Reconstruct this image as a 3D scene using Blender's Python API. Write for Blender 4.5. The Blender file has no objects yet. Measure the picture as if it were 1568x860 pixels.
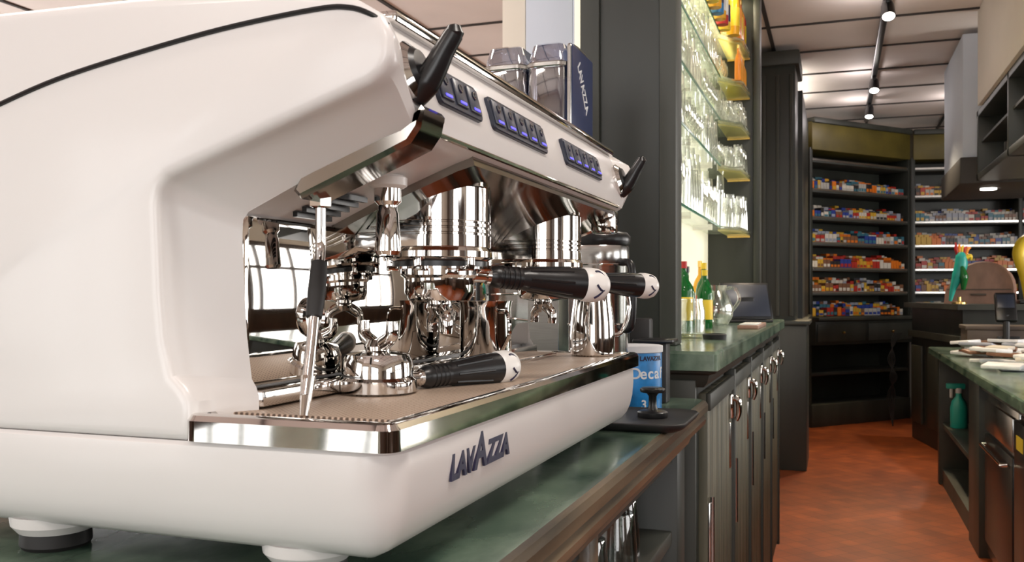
import bpy, bmesh, math, random
from mathutils import Matrix, Vector
random.seed(7)
H = 1.2
scene = bpy.context.scene

# ------------------------------------------------------------------ materials
def newmat(name):
    m = bpy.data.materials.new(name); m.use_nodes = True
    nt = m.node_tree; b = nt.nodes["Principled BSDF"]
    return m, nt, b
def mat(name, col, rough=0.5, metal=0.0, noise=0.0, nscale=8.0, bump=0.0, stretch=(1,1,1), col2=None, coat=0.0, emis=None, estr=0.0, spec=None):
    m, nt, b = newmat(name)
    b.inputs["Base Color"].default_value = (*col, 1)
    b.inputs["Roughness"].default_value = rough
    b.inputs["Metallic"].default_value = metal
    b.inputs["Coat Weight"].default_value = coat
    b.inputs["Coat Roughness"].default_value = 0.12
    if spec is not None: b.inputs["Specular IOR Level"].default_value = spec
    if emis:
        b.inputs["Emission Color"].default_value = (*emis, 1); b.inputs["Emission Strength"].default_value = estr
    if noise > 0 or bump > 0 or col2:
        tc = nt.nodes.new("ShaderNodeTexCoord"); mp = nt.nodes.new("ShaderNodeMapping")
        mp.inputs["Scale"].default_value = stretch
        nz = nt.nodes.new("ShaderNodeTexNoise"); nz.inputs["Scale"].default_value = nscale; nz.inputs["Detail"].default_value = 6
        nt.links.new(tc.outputs["Object"], mp.inputs[0]); nt.links.new(mp.outputs[0], nz.inputs["Vector"])
        rp = nt.nodes.new("ShaderNodeValToRGB")
        c2 = col2 if col2 else tuple(min(1, c*(1+noise)) for c in col)
        c1 = col if col2 else tuple(c*(1-noise) for c in col)
        rp.color_ramp.elements[0].position = 0.35; rp.color_ramp.elements[1].position = 0.68
        rp.color_ramp.elements[0].color = (*c1, 1); rp.color_ramp.elements[1].color = (*c2, 1)
        nt.links.new(nz.outputs["Fac"], rp.inputs[0])
        if noise > 0 or col2: nt.links.new(rp.outputs[0], b.inputs["Base Color"])
        if bump > 0:
            bp = nt.nodes.new("ShaderNodeBump"); bp.inputs["Strength"].default_value = bump; bp.inputs["Distance"].default_value = 0.01
            nt.links.new(nz.outputs["Fac"], bp.inputs["Height"]); nt.links.new(bp.outputs[0], b.inputs["Normal"])
    return m
def glassmat(name, tint=(0.96,0.98,0.97), base=0.06, gl=0.7, milk=0.0):
    m = bpy.data.materials.new(name); m.use_nodes = True; nt = m.node_tree
    nt.nodes.clear()
    out = nt.nodes.new("ShaderNodeOutputMaterial"); mx = nt.nodes.new("ShaderNodeMixShader")
    tr = nt.nodes.new("ShaderNodeBsdfTransparent"); tr.inputs[0].default_value = (*tint, 1)
    g = nt.nodes.new("ShaderNodeBsdfGlossy"); g.inputs["Roughness"].default_value = 0.04; g.inputs[0].default_value=(1,1,1,1)
    lw = nt.nodes.new("ShaderNodeLayerWeight"); lw.inputs[0].default_value = 0.35
    ma = nt.nodes.new("ShaderNodeMath"); ma.operation = 'MULTIPLY_ADD'; ma.inputs[1].default_value = gl; ma.inputs[2].default_value = base
    nt.links.new(lw.outputs["Facing"], ma.inputs[0]); nt.links.new(ma.outputs[0], mx.inputs[0])
    nt.links.new(tr.outputs[0], mx.inputs[1]); nt.links.new(g.outputs[0], mx.inputs[2])
    last = mx
    if milk > 0:
        df = nt.nodes.new("ShaderNodeBsdfTranslucent"); df.inputs[0].default_value=(.95,.95,.92,1)
        m2 = nt.nodes.new("ShaderNodeMixShader"); m2.inputs[0].default_value = milk
        nt.links.new(mx.outputs[0], m2.inputs[1]); nt.links.new(df.outputs[0], m2.inputs[2]); last = m2
    nt.links.new(last.outputs[0], out.inputs[0])
    return m

WHITE = mat("white_enamel", (0.76,0.73,0.715), 0.32, coat=0.25)
WHITE2 = mat("white_plastic", (0.84,0.82,0.79), 0.3)
CHROME = mat("chrome", (0.74,0.715,0.69), 0.055, 1.0)
DCHROME = mat("dark_reflection_chrome", (0.32,0.29,0.26), 0.10, 1.0)  # chrome darkened in its colour to stand in for dark reflections
MIRROR = mat("mirror_steel", (0.72,0.70,0.67), 0.03, 1.0)
STEEL = mat("brushed_steel", (0.60,0.59,0.57), 0.2, 1.0, noise=0.08, nscale=30, stretch=(1,1,20))
BLACK = mat("black_plastic", (0.010,0.010,0.011), 0.3)
RUBBER = mat("black_rubber", (0.013,0.012,0.012), 0.55)
NAVY = mat("navy_print", (0.013,0.011,0.045), 0.4)
PADC = mat("keypad_grey_blue", (0.028,0.034,0.055), 0.3)
BTN = mat("keypad_button", (0.055,0.062,0.09), 0.3)
LED = mat("blue_led", (0.1,0.1,1), 0.4, emis=(0.10,0.08,1.0), estr=1.6)
DARKP = mat("dark_green_paint", (0.025,0.028,0.023), 0.42, noise=0.25, nscale=5, stretch=(1,1,0.15), bump=0.1)
DARKP2 = mat("dark_paint_panel", (0.038,0.041,0.033), 0.5, noise=0.3, nscale=5, stretch=(1,1,0.2), bump=0.1)
DOORM = mat("weathered_green_board", (0.050,0.056,0.040), 0.55, col2=(0.155,0.14,0.092), nscale=16, stretch=(1,3,0.12), bump=0.35)
COUNTER = mat("green_patina_counter", (0.034,0.070,0.050), 0.18, col2=(0.18,0.25,0.185), nscale=16, bump=0.10, stretch=(1,.5,1))
MOULD = mat("worn_bronze_moulding", (0.05,0.040,0.027), 0.32, col2=(0.18,0.13,0.08), nscale=22, stretch=(1,0.15,1), bump=0.2)
CREAM = mat("cream_plaster", (0.76,0.70,0.60), 0.7, noise=0.03, nscale=3)
COOLW = mat("cool_white_plaster", (0.60,0.65,0.73), 0.7, noise=0.03, nscale=3)
CEIL = mat("ceiling_board", (0.82,0.75,0.69), 0.75, noise=0.07, nscale=1.5)
BATTEN = mat("ceiling_joint_dark", (0.035,0.03,0.026), 0.6)
ADDWAINS = mat("added_wainscot_brown", (0.06,0.036,0.022), 0.4, noise=0.3, nscale=6, stretch=(1,1,.2))  # dark wainscot added on unseen walls so the chrome has dark reflections
GLASS = glassmat("clear_glass", base=.10)
GLASSW = glassmat("barware_glass", (0.95,0.965,0.94), 0.12, 0.95, milk=0.04)
GLASSG = glassmat("green_shelf_glass", (0.90,0.98,0.90), 0.12, milk=.1)
GLASSY = glassmat("amber_light_tint_glass", (0.95,0.85,0.30), 0.08, milk=.3)  # warm light under the shelves put into the glass tint
HOPPER = glassmat("hopper_plastic", (0.62,0.67,0.80), 0.30, 0.6)
EDGE = mat("glass_edge_green", (0.04,0.22,0.13), 0.2)
NAVYP = mat("navy_panel", (0.016,0.028,0.095), 0.3)
BLUE = mat("can_blue", (0.015,0.20,0.52), 0.35, noise=0.35, nscale=25)
RED = mat("red", (0.5,0.02,0.02), 0.4)
ORANGE = mat("orange", (0.9,0.28,0.02), 0.3)
YELLOW = mat("yellow", (0.85,0.6,0.03), 0.4)
AMBER = mat("amber_liquor", (0.75,0.38,0.02), 0.12)
GREENB = mat("green_bottle_glass", (0.01,0.12,0.025), 0.08)
TEAL = mat("teal_plastic", (0.02,0.36,0.30), 0.35)
TAN = mat("tan_wood", (0.32,0.18,0.135), 0.5, noise=0.15, nscale=10, stretch=(1,6,1))
BROWN = mat("brown_card", (0.10,0.07,0.055), 0.5)
BRASS = mat("brass", (0.8,0.55,0.2), 0.25, 1.0)
LIGHTBOX = mat("lit_back_panel", (0.85,0.83,0.70), 0.5, noise=0.05, nscale=3, emis=(1.0,0.92,0.66), estr=0.55)
LENS = mat("lamp_lens", (1,1,1), 0.4, emis=(1,0.95,0.85), estr=12)
PAPER = mat("paper", (0.68,0.69,0.71), 0.6, noise=0.1, nscale=20)
OLIVEGLOW = mat("olive_glow_fascia", (0.11,0.085,0.012), 0.5, noise=0.3, nscale=3)  # olive-gold glow of the spotlight put into the fascia colour

TRAY, nt, b = newmat("perforated_tray")
b.inputs["Roughness"].default_value = 0.45; b.inputs["Metallic"].default_value = 0.25
tc = nt.nodes.new("ShaderNodeTexCoord"); vo = nt.nodes.new("ShaderNodeTexVoronoi"); vo.inputs["Scale"].default_value = 230; vo.inputs["Randomness"].default_value = 0.0
nt.links.new(tc.outputs["Object"], vo.inputs["Vector"])
rp = nt.nodes.new("ShaderNodeValToRGB"); rp.color_ramp.elements[0].position=0.25; rp.color_ramp.elements[1].position=0.40
rp.color_ramp.elements[0].color=(0.10,0.065,0.045,1); rp.color_ramp.elements[1].color=(0.52,0.40,0.31,1)
nt.links.new(vo.outputs["Distance"], rp.inputs[0]); nt.links.new(rp.outputs[0], b.inputs["Base Color"])

FLOOR, nt, b = newmat("terracotta_tiles")
tc = nt.nodes.new("ShaderNodeTexCoord"); mp = nt.nodes.new("ShaderNodeMapping"); mp.inputs["Rotation"].default_value=(0,0,math.radians(45))
br = nt.nodes.new("ShaderNodeTexBrick"); br.inputs["Scale"].default_value=1.0; br.offset=0.0
br.inputs["Brick Width"].default_value=0.085; br.inputs["Row Height"].default_value=0.085; br.inputs["Mortar Size"].default_value=0.002
br.inputs["Color1"].default_value=(0.34,0.075,0.016,1); br.inputs["Color2"].default_value=(0.24,0.050,0.012,1); br.inputs["Mortar"].default_value=(0.12,0.030,0.012,1)
nz = nt.nodes.new("ShaderNodeTexNoise"); nz.inputs["Scale"].default_value=5; nz.inputs["Detail"].default_value=8
nrp = nt.nodes.new("ShaderNodeValToRGB"); nrp.color_ramp.elements[0].position=.35; nrp.color_ramp.elements[1].position=.65
nrp.color_ramp.elements[0].color=(.35,.33,.33,1); nrp.color_ramp.elements[1].color=(1,1,1,1)
mx = nt.nodes.new("ShaderNodeMixRGB"); mx.blend_type='MULTIPLY'; mx.inputs[0].default_value=0.55
nt.links.new(tc.outputs["Object"], mp.inputs[0]); nt.links.new(mp.outputs[0], br.inputs["Vector"]); nt.links.new(tc.outputs["Object"], nz.inputs["Vector"])
nt.links.new(nz.outputs["Fac"], nrp.inputs[0])
nt.links.new(br.outputs["Color"], mx.inputs[1]); nt.links.new(nrp.outputs[0], mx.inputs[2]); nt.links.new(mx.outputs[0], b.inputs["Base Color"])
b.inputs["Roughness"].default_value=0.38
bp = nt.nodes.new("ShaderNodeBump"); bp.inputs["Strength"].default_value=0.25; bp.inputs["Distance"].default_value=0.003; bp.invert=True
nt.links.new(br.outputs["Fac"], bp.inputs["Height"]); nt.links.new(bp.outputs[0], b.inputs["Normal"])

# ------------------------------------------------------------------ builder
def rr(x0,x1,y0,y1,r,n=6):
    pts=[]
    for cx,cy,a0 in ((x1-r,y0+r,-90),(x1-r,y1-r,0),(x0+r,y1-r,90),(x0+r,y0+r,180)):
        for i in range(n+1):
            a=math.radians(a0+90*i/n); pts.append((cx+r*math.cos(a),cy+r*math.sin(a)))
    return pts
def offs(poly,dist):
    n=len(poly); area=sum(poly[i][0]*poly[(i+1)%n][1]-poly[(i+1)%n][0]*poly[i][1] for i in range(n))
    sg=1 if area>0 else -1; out=[]
    for i in range(n):
        p=Vector(poly[i-1]);q=Vector(poly[i]);r=Vector(poly[(i+1)%n])
        a=(q-p).normalized(); b_=(r-q).normalized()
        n1=Vector((-a.y,a.x))*sg; n2=Vector((-b_.y,b_.x))*sg
        nn=(n1+n2); nn=nn.normalized() if nn.length>1e-6 else n1
        k=1/max(0.5,nn.dot(n1)); out.append((q.x+nn.x*dist*k,q.y+nn.y*dist*k))
    return out
class B:
    def __init__(s,name): s.name=name; s.bm=bmesh.new(); s.mats=[]
    def mi(s,m):
        if m not in s.mats: s.mats.append(m)
        return s.mats.index(m)
    def merge(s,t,m,M=None):
        k=s.mi(m) if m is not None else None
        mp={}
        for v in t.verts: mp[v]=s.bm.verts.new((M@v.co) if M is not None else v.co)
        for f in t.faces:
            try: nf=s.bm.faces.new([mp[v] for v in f.verts])
            except ValueError: continue
            nf.material_index = k if k is not None else f.material_index
        t.free()
    def box(s,lo,hi,m,bev=0,M=None,seg=2):
        t=bmesh.new(); bmesh.ops.create_cube(t,size=1)
        for v in t.verts:
            v.co=Vector([(lo[i]+hi[i])/2+v.co[i]*(hi[i]-lo[i]) for i in range(3)])
        if bev>0: bmesh.ops.bevel(t,geom=list(t.edges),offset=bev,segments=seg,profile=0.5,affect='EDGES')
        s.merge(t,m,M)
    def lathe(s,prof,m,M=None,n=32,rn=None):
        t=bmesh.new(); rings=[]
        for r,z in prof:
            if r<1e-6: rings.append([t.verts.new((0,0,z))])
            else: rings.append([t.verts.new((r*math.cos(2*math.pi*i/n),r*math.sin(2*math.pi*i/n),z)) for i in range(n)])
        for a,b_ in zip(rings,rings[1:]):
            if len(a)==1 and len(b_)==1: continue
            for i in range(n):
                j=(i+1)%n
                if len(a)==1: t.faces.new((a[0],b_[j],b_[i]))
                elif len(b_)==1: t.faces.new((a[i],a[j],b_[0]))
                else: t.faces.new((a[i],a[j],b_[j],b_[i]))
        s.merge(t,m,M)
    def cyl(s,p0,p1,r0,r1,m,n=24):
        p0=Vector(p0);p1=Vector(p1);d=p1-p0
        M=Matrix.Translation(p0)@d.to_track_quat('Z','Y').to_matrix().to_4x4()
        L=d.length; s.lathe([(0,0),(r0,0),(r1,L),(0,L)],m,M,n)
    def tube(s,pts,r,m,n=14,sub=6,smooth=True):
        pts=[Vector(p) for p in pts]
        rs=r if isinstance(r,(list,tuple)) else [r]*len(pts)
        if smooth and len(pts)>2:
            q=[];qr=[]
            for i in range(len(pts)-1):
                a=pts[max(i-1,0)];b_=pts[i];c=pts[i+1];d=pts[min(i+2,len(pts)-1)]
                for k in range(sub):
                    u=k/sub
                    q.append(0.5*((2*b_)+(c-a)*u+(2*a-5*b_+4*c-d)*u*u+(3*b_-a-3*c+d)*u**3)); qr.append(rs[i]*(1-u)+rs[i+1]*u)
            q.append(pts[-1]);qr.append(rs[-1]);pts=q;rs=qr
        t=bmesh.new(); rings=[];up=None
        for i,p in enumerate(pts):
            d=(pts[min(i+1,len(pts)-1)]-pts[max(i-1,0)]).normalized()
            if up is None: up=d.orthogonal().normalized()
            up=(up-d*up.dot(d)).normalized(); sd=d.cross(up)
            rings.append([t.verts.new(p+(up*math.cos(2*math.pi*k/n)+sd*math.sin(2*math.pi*k/n))*rs[i]) for k in range(n)])
        for a,b_ in zip(rings,rings[1:]):
            for k in range(n): t.faces.new((a[k],a[(k+1)%n],b_[(k+1)%n],b_[k]))
        t.faces.new(rings[0][::-1]); t.faces.new(rings[-1])
        s.merge(t,m)
    def loft(s,rings,mats,cap0=True,cap1=True,M=None):
        t=bmesh.new(); R=[[t.verts.new(p) for p in r] for r in rings]; n=len(R[0])
        ml=mats if isinstance(mats,list) else [mats]*(len(R)+1)
        for bi,(a,b_) in enumerate(zip(R,R[1:])):
            k=s.mi(ml[bi])
            for i in range(n):
                f=t.faces.new((a[i],a[(i+1)%n],b_[(i+1)%n],b_[i])); f.material_index=k
        if cap0: f=t.faces.new(R[0][::-1]); f.material_index=s.mi(ml[0])
        if cap1: f=t.faces.new(R[-1]); f.material_index=s.mi(ml[-1])
        s.merge(t,None,M)
    def rrl(s,x0,x1,y0,y1,r,lev,mats,n=6,cap0=True,cap1=True):
        rings=[]
        for z,i in lev: rings.append([(x,y,z) for x,y in rr(x0+i,x1-i,y0+i,y1-i,max(r-i,0.001),n)])
        s.loft(rings,mats,cap0,cap1)
    def prismY(s,poly,y0,y1,m,M=None):
        s.loft([[(x,y0,z) for x,z in poly],[(x,y1,z) for x,z in poly]],m,M=M)
    def prismZ(s,poly,z0,z1,m,M=None):
        s.loft([[(x,y,z0) for x,y in poly],[(x,y,z1) for x,y in poly]],m,M=M)
    def text(s,txt,size,M,m,ext=0.001,shear=0.0,bold=0.0,sx=1.0):
        cu=bpy.data.curves.new("t",'FONT'); cu.body=txt; cu.size=size; cu.extrude=ext; cu.shear=shear; cu.offset=bold; cu.align_x='CENTER'
        ob=bpy.data.objects.new("t",cu); scene.collection.objects.link(ob)
        bpy.context.view_layer.update()
        me=bpy.data.meshes.new_from_object(ob.evaluated_get(bpy.context.evaluated_depsgraph_get()))
        t=bmesh.new(); t.from_mesh(me)
        for v in t.verts: v.co.x*=sx
        bpy.data.objects.remove(ob); bpy.data.curves.remove(cu); bpy.data.meshes.remove(me)
        s.merge(t,m,M)
    def mark(s): s.bm.verts.ensure_lookup_table(); return len(s.bm.verts)
    def scale_from(s,k,c,f):
        s.bm.verts.ensure_lookup_table(); c=Vector(c)
        for v in s.bm.verts[k:]: v.co=c+(v.co-c)*f
    def done(s,ang=35,parent=None,recalc=True):
        if recalc: bmesh.ops.recalc_face_normals(s.bm,faces=list(s.bm.faces))
        th=math.radians(ang)
        for f in s.bm.faces: f.smooth=True
        for e in s.bm.edges:
            if len(e.link_faces)==2: e.smooth = e.calc_face_angle(0)<th
        me=bpy.data.meshes.new(s.name); s.bm.to_mesh(me); s.bm.free()
        for m in s.mats: me.materials.append(m)
        ob=bpy.data.objects.new(s.name,me); scene.collection.objects.link(ob)
        if parent: ob.parent=parent
        return ob
def T(x,y,z): return Matrix.Translation((x,y,z))
def axes(xa,ya,za,loc):
    M=Matrix.Identity(4)
    for i,a in enumerate((xa,ya,za)):
        a=Vector(a).normalized()
        for k in range(3): M[k][i]=a[k]
    for k in range(3): M[k][3]=loc[k]
    return M

# ------------------------------------------------------------------ ESPRESSO MACHINE
e=B("espresso_machine")
Y0,Y1=0.50,1.235
XB=-0.80
e.rrl(XB,-0.257,Y0,Y1,0.03,[(-.174,.06),(-.1735,.038),(-.171,.026),(-.166,.016),(-.158,.009),(-.148,.0045),(-.135,.0015),(-.118,.0),(-.108,0),(-.101,.0005),(-.0985,.003)],WHITE,n=10)
P0=[(XB,-.098),(-.405,-.098),(-.405,-.072),(-.412,-.062),(-.421,-.055),(-.427,-.03),(-.430,0),(-.433,.062),(-.431,.071),(-.424,.079),(-.35,.104),(-.29,.124),(-.272,.130),(-.262,.137),(-.257,.147),(-.257,.160),(-.264,.173),(-.285,.186),(-.33,.196),(-.45,.203),(-.6,.206),(XB,.206)]
P1=[(XB,-.098),(-.384,-.098),(-.384,-.072),(-.386,-.066),(-.390,-.060),(-.394,-.03),(-.396,0),(-.398,.044),(-.398,.052),(-.392,.059),(-.34,.082),(-.285,.103),(-.272,.107),(-.264,.112),(-.262,.120),(-.2695,.148),(-.277,.172),(-.285,.186),(-.33,.196),(-.45,.203),(-.6,.206),(XB,.206)]
P2=[(XB,-.098),(-.402,-.098),(-.402,-.072),(-.402,-.066),(-.402,-.060),(-.402,-.03),(-.402,0),(-.402,.044),(-.402,.052),(-.396,.057)]+P1[10:]
def ring(p,y): return [(x,y,z) for x,z in p]
def mixp(t): return [((a[0]*(1-t)+b_[0]*t),(a[1]*(1-t)+b_[1]*t)) for a,b_ in zip(P0,P1)]
e.loft([ring(offs(P0,.008),Y0),ring(offs(P0,.0042),Y0+.0006),ring(offs(P0,.0016),Y0+.002),ring(P0,Y0+.0045),ring(mixp(.04),Y0+.0085),ring(mixp(.13),Y0+.014),ring(mixp(.28),Y0+.021),ring(mixp(.9),Y0+.042),ring(P1,Y0+.046)],WHITE)
e.loft([ring(P1,Y1-.066),ring(mixp(.13),Y1-.034),ring(P0,Y1-.026),ring(offs(P0,.0018),Y1-.0215),ring(offs(P0,.006),Y1-.02)],WHITE)
e.loft([ring(P2,Y0+.046),ring(P2,Y1-.066)],WHITE)
seam=[(-.79,.075),(-.68,.105),(-.62,.124),(-.574,.138),(-.52,.152),(-.455,.1635),(-.38,.174),(-.31,.1795),(-.285,.178)]
e.tube([(x,Y0-.0002,z) for x,z in seam]+[(-.270,Y0+.0015,.172),(-.2615,Y0+.006,.166)],.0018,BLACK,n=8)
e.tube([(x,Y1-.0197,z) for x,z in seam],.0018,BLACK,n=8)
e.box((-.292,Y0+.045,.181),(-.276,Y1-.06,.190),CHROME,.003)
e.box((-.78,Y0+.02,.204),(-.40,Y1-.04,.209),CHROME,.002)
e.box((-.402,Y0+.046,-.066),(-.393,Y1-.066,.056),MIRROR,.001)
e.box((-.402,Y0+.046,-.080),(-.380,Y1-.066,-.068),CHROME,.002)
under=[(-.396,.057),(-.34,.082),(-.285,.103),(-.270,.107)]
def uplate(y0,y1,th,m,k=0):
    u=under[k:]; e.prismY([(x,z+.002) for x,z in u]+[(x+.002,z-th) for x,z in reversed(u)],y0,y1,m)
cp=[(-.350,.083),(-.285,.108),(-.262,.117),(-.2585,.125),(-.2560,.122),(-.2585,.110),(-.266,.100),(-.285,.092),(-.350,.066),(-.356,.072)]
e.loft([ring(offs(cp,.003),.5440),ring(cp,.5470),ring(cp,.5800),ring(offs(cp,.003),.5830)],DCHROME)
uplate(.665,1.155,.006,DCHROME)
uplate(1.150,1.170,.014,CHROME,1)
e.box((-.300,1.145,.078),(-.268,1.166,.108),CHROME,.004)
e.tube([(-.2655,.59,.113),(-.2655,.70,.113),(-.2655,1.15,.113)],.0024,CHROME,n=8,smooth=False)
for i in range(5): e.box((-.385+i*.008,.59,.058+i*.0035),(-.381+i*.008,.64,.062+i*.0035),BLACK)
ang=math.atan2(.017,.060)
def pad(y0,y1,nb):
    M=T(-.2685,(y0+y1)/2,.149)@Matrix.Rotation(-ang,4,'Y')
    hw=(y1-y0)/2
    rp_=rr(-hw,hw,-.0145,.0145,.005,4)
    e.loft([[(-.002,a,b_) for a,b_ in rp_],[(.0012,a,b_) for a,b_ in rp_],[(.002,a*.99,b_*.96) for a,b_ in rp_]],PADC,M=M)
    w=2*hw/nb
    for i in range(nb):
        c=-hw+w*(i+.5)
        e.box((.0015,c-w*.38,-.010),(.0036,c+w*.38,.011),BTN,.001,M=M)
        e.lathe([(0,.0044),(.0035,.0044),(.0035,.003),(0,.003)],PADC,M@T(0,c,.004)@Matrix.Rotation(math.pi/2,4,'Y'),n=16)
        e.lathe([(.0024,.0048),(.0029,.0048),(.0029,.0036)],STEEL,M@T(0,c,.004)@Matrix.Rotation(math.pi/2,4,'Y'),n=16)
        e.box((.003,c-w*.2,-.0082),(.0042,c+w*.2,-.0064),LED,M=M)
pad(.590,.672,3); pad(.698,.845,5); pad(.912,1.062,5)
def lever(y):
    Q=axes((0,1,0),(-.27,0,1),(1,0,.27),(-.2755,y,.146))
    e.lathe([(0,.0),(.019,.0),(.021,.004),(.021,.010),(.016,.014),(.014,.009),(0,.009)],CHROME,Q)
    e.lathe([(0,.006),(.0165,.006),(.0165,.013),(.013,.017),(0,.018)],BLACK,Q)
    e.tube([(-.266,y,.130),(-.2575,y,.140),(-.2505,y,.150),(-.244,y,.161),(-.2375,y+.001,.1715)],[.0075,.0098,.0085,.0072,.0066],BLACK,n=18)
    e.lathe([(0,-.0068),(.0045,-.005),(.0067,0),(.0045,.005),(0,.0068)],BLACK,T(-.2375,y+.001,.1715),n=18)
lever(.552); lever(1.165)
def group(y):
    def ringD(z,ins):
        r=.046-ins; pts=[(-.394,y-r,z)]
        for k in range(25):
            a=math.radians(-90+180*k/24); pts.append((-.334+r*math.cos(a),y+r*math.sin(a),z))
        pts.append((-.394,y+r,z)); return pts
    lev=[(.036,.006),(.038,.002),(.041,0)]
    for g in (.052,.057,.062): lev+= [(g-.0012,0),(g-.0004,.0014),(g+.0004,.0014),(g+.0012,0)]
    lev+=[(.084,0),(.092,0),(.094,.002),(.108,.004)]
    e.loft([ringD(z,i) for z,i in lev],CHROME)
    e.lathe([(0,.040),(.046,.040),(.048,.037),(.048,.032),(.044,.029),(.040,.028),(.040,.022),(0,.022)],CHROME,T(-.334,y,0),n=48)
    e.lathe([(0,.0285),(.0425,.0285),(.0425,.024),(0,.024)],BLACK,T(-.334,y,0),n=48)
    for k in range(6):
        a=k*math.pi/3; e.box((-.004,.036,.020),(.004,.047,.034),CHROME,.0015,M=T(-.334,y,0)@Matrix.Rotation(a,4,'Z'))
GY=(.745,1.05)
for y in GY: group(y)
def portafilter(b_,c,d,flip=False,scl=.85):
    k0=b_.mark()
    c=Vector(c); d=Vector(d).normalized()
    sc=-1 if flip else 1
    F=T(*c)@Matrix.Diagonal((1,1,sc,1))
    b_.lathe([(0,.010),(.036,.010),(.0405,.008),(.0405,-.004),(.037,-.007),(.0365,-.022),(.0325,-.030),(.012,-.034),(0,-.035)],CHROME,F,n=48)
    side=Vector((-d.y,d.x,0))
    z=-1*sc
    b_.lathe([(0,-.030),(.012,-.030),(.014,-.038),(.010,-.045),(0,-.046)],CHROME,F,n=24)
    for s_ in (1,-1):
        p=c+Vector((0,0,.038*z))
        b_.tube([p,p+side*.012*s_+Vector((0,0,.004*z)),p+side*.024*s_+Vector((0,0,.012*z)),p+side*.025*s_+Vector((0,0,.026*z))],[.007,.0078,.007,.006],CHROME,n=14)
    for s_ in (1,-1): b_.box((-.006,.030,-.004),(.006,.045,.003),CHROME,.001,M=T(*c)@Matrix.Rotation(math.atan2(d.y,d.x)+ (0 if s_>0 else math.pi),4,'Z'))
    Q=Matrix.Translation(c)@d.to_track_quat('Z','Y').to_matrix().to_4x4()
    b_.lathe([(.010,.028),(.0085,.036),(.0075,.050),(.0095,.052),(.0095,.056),(.008,.058)],CHROME,Q,n=24)
    pr=[(0,.056),(.0098,.056),(.0115,.060)]
    for k in range(5): z0=.064+k*.006; pr+=[(.0125,z0),(.0125,z0+.003),(.0114,z0+.0038),(.0114,z0+.0052)]
    pr+=[(.0128,.097),(.0136,.110),(.0155,.130),(.0172,.145),(.0178,.160),(.0178,.166),(0,.166)]
    b_.lathe(pr,BLACK,Q,n=32)
    for k in range(8):
        a=k*math.pi/4; ca,sa=math.cos(a),math.sin(a)
        b_.tube([Q@Vector((.0125*ca,.0125*sa,.100)),Q@Vector((.0147*ca,.0147*sa,.125)),Q@Vector((.0170*ca,.0170*sa,.150))],.0016,BLACK,n=6,sub=3)
    b_.lathe([(.0178,.166),(.0190,.168),(.0194,.176),(.0188,.184),(.0165,.191),(.011,.1965),(0,.198)],WHITE2,Q,n=32)
    Qi=Q.to_3x3().inverted(); R_=Qi@Vector((d.y,-d.x,0)).normalized()
    base=math.atan2(R_.y,R_.x)
    for o in (-.55,.0,.55):
        pts=[]
        for k in range(7):
            t=k/6
            rad=.0198-.0090*t*t; zz=.176+.0180*t
            pts.append(Q@Vector((rad*math.cos(base+o+.35*math.sin(3*t+o*4)),rad*math.sin(base+o+.35*math.sin(3*t+o*4)),zz)))
        b_.tube(pts,.0013,NAVY,n=6,sub=2)
    b_.scale_from(k0,c,scl)
portafilter(e,(-.334,GY[0],.020),(.120,.105,-.012))
portafilter(e,(-.334,GY[1],.020),(.108,.118,-.010))
e.lathe([(0,.0),(.0085,0),(.0105,.002),(.0105,.011),(.0085,.013),(0,.013)],WHITE2,T(-.350,.572,.072),n=24)
e.lathe([(.006,0),(.0085,.001),(.0085,.008),(.006,.010)],CHROME,T(-.350,.572,.062),n=6)
e.tube([(-.350,.572,.070),(-.350,.572,.045),(-.349,.570,.030),(-.345,.560,.012),(-.342,.551,-.012),(-.339,.541,-.04),(-.336,.530,-.068)],[.0038]*7,CHROME)
e.tube([(-.3478,.5665,.022),(-.344,.557,.002),(-.3415,.5495,-.016)],[.0056,.0064,.0056],RUBBER,n=18)
e.cyl((-.3375,.536,-.056),(-.3352,.527,-.0815),.0052,.0032,CHROME)
e.lathe([(0,.0),(.012,0),(.015,.002),(.015,.008),(.012,.010),(0,.010)],WHITE2,T(-.325,.628,.081),n=28)
e.lathe([(0,.082),(.0105,.082),(.0105,.071),(.0075,.068),(.0075,.064),(.0085,.062),(.0098,.040),(.0105,.033),(.0085,.030),(.005,.030),(.005,.036)],CHROME,T(-.325,.628,0),n=28)
GQ=axes((0,1,0),(0,0,1),(1,0,0),(-.393,.625,-.018))
e.lathe([(0,0),(.014,0),(.0155,.002),(.0155,.004),(.014,.006),(.013,.004)],CHROME,GQ,n=36)
e.lathe([(0,.0038),(.0132,.0038)],STEEL,GQ,n=36)
e.tube([GQ@Vector((-.002,-.002,.0045)),GQ@Vector((.007,.006,.0045))],.0005,BLACK,n=6)
e.rrl(-.412,-.254,Y0-.003,Y1+.004,.012,[(-.0985,.002),(-.0975,.0),(-.084,.0),(-.0805,.0025),(-.0795,.005),(-.0800,.012),(-.085,.014)],[CHROME]*6+[TRAY],n=6)
e.box((-.398,Y0+.03,-.0852),(-.271,Y1-.012,-.0815),TRAY,.0008)
e.box((-.388,.80,-.0815),(-.350,1.16,-.0770),CHROME,.001)
e.box((-.384,.805,-.0772),(-.354,1.155,-.0765),TRAY)
for fx in (-.573,-.345,-.76):
    for fy in (.550,1.17):
        e.lathe([(0,-.168),(.033,-.168),(.032,-.176),(.027,-.182),(0,-.182)],WHITE,T(fx,fy,0),n=32)
        e.lathe([(0,-.181),(.0255,-.181),(.026,-.192),(.024,-.195),(0,-.195)],RUBBER,T(fx,fy,0),n=32)
tilt=axes((0,1,0),(-.06,0,1),(1,0,.06),(0,0,0))
def lt(txt,size,y,z,x,sx=1.0): e.text(txt,size,T(x,y,z)@tilt,NAVY,ext=.0010,shear=.25,bold=.0009,sx=sx)
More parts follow.
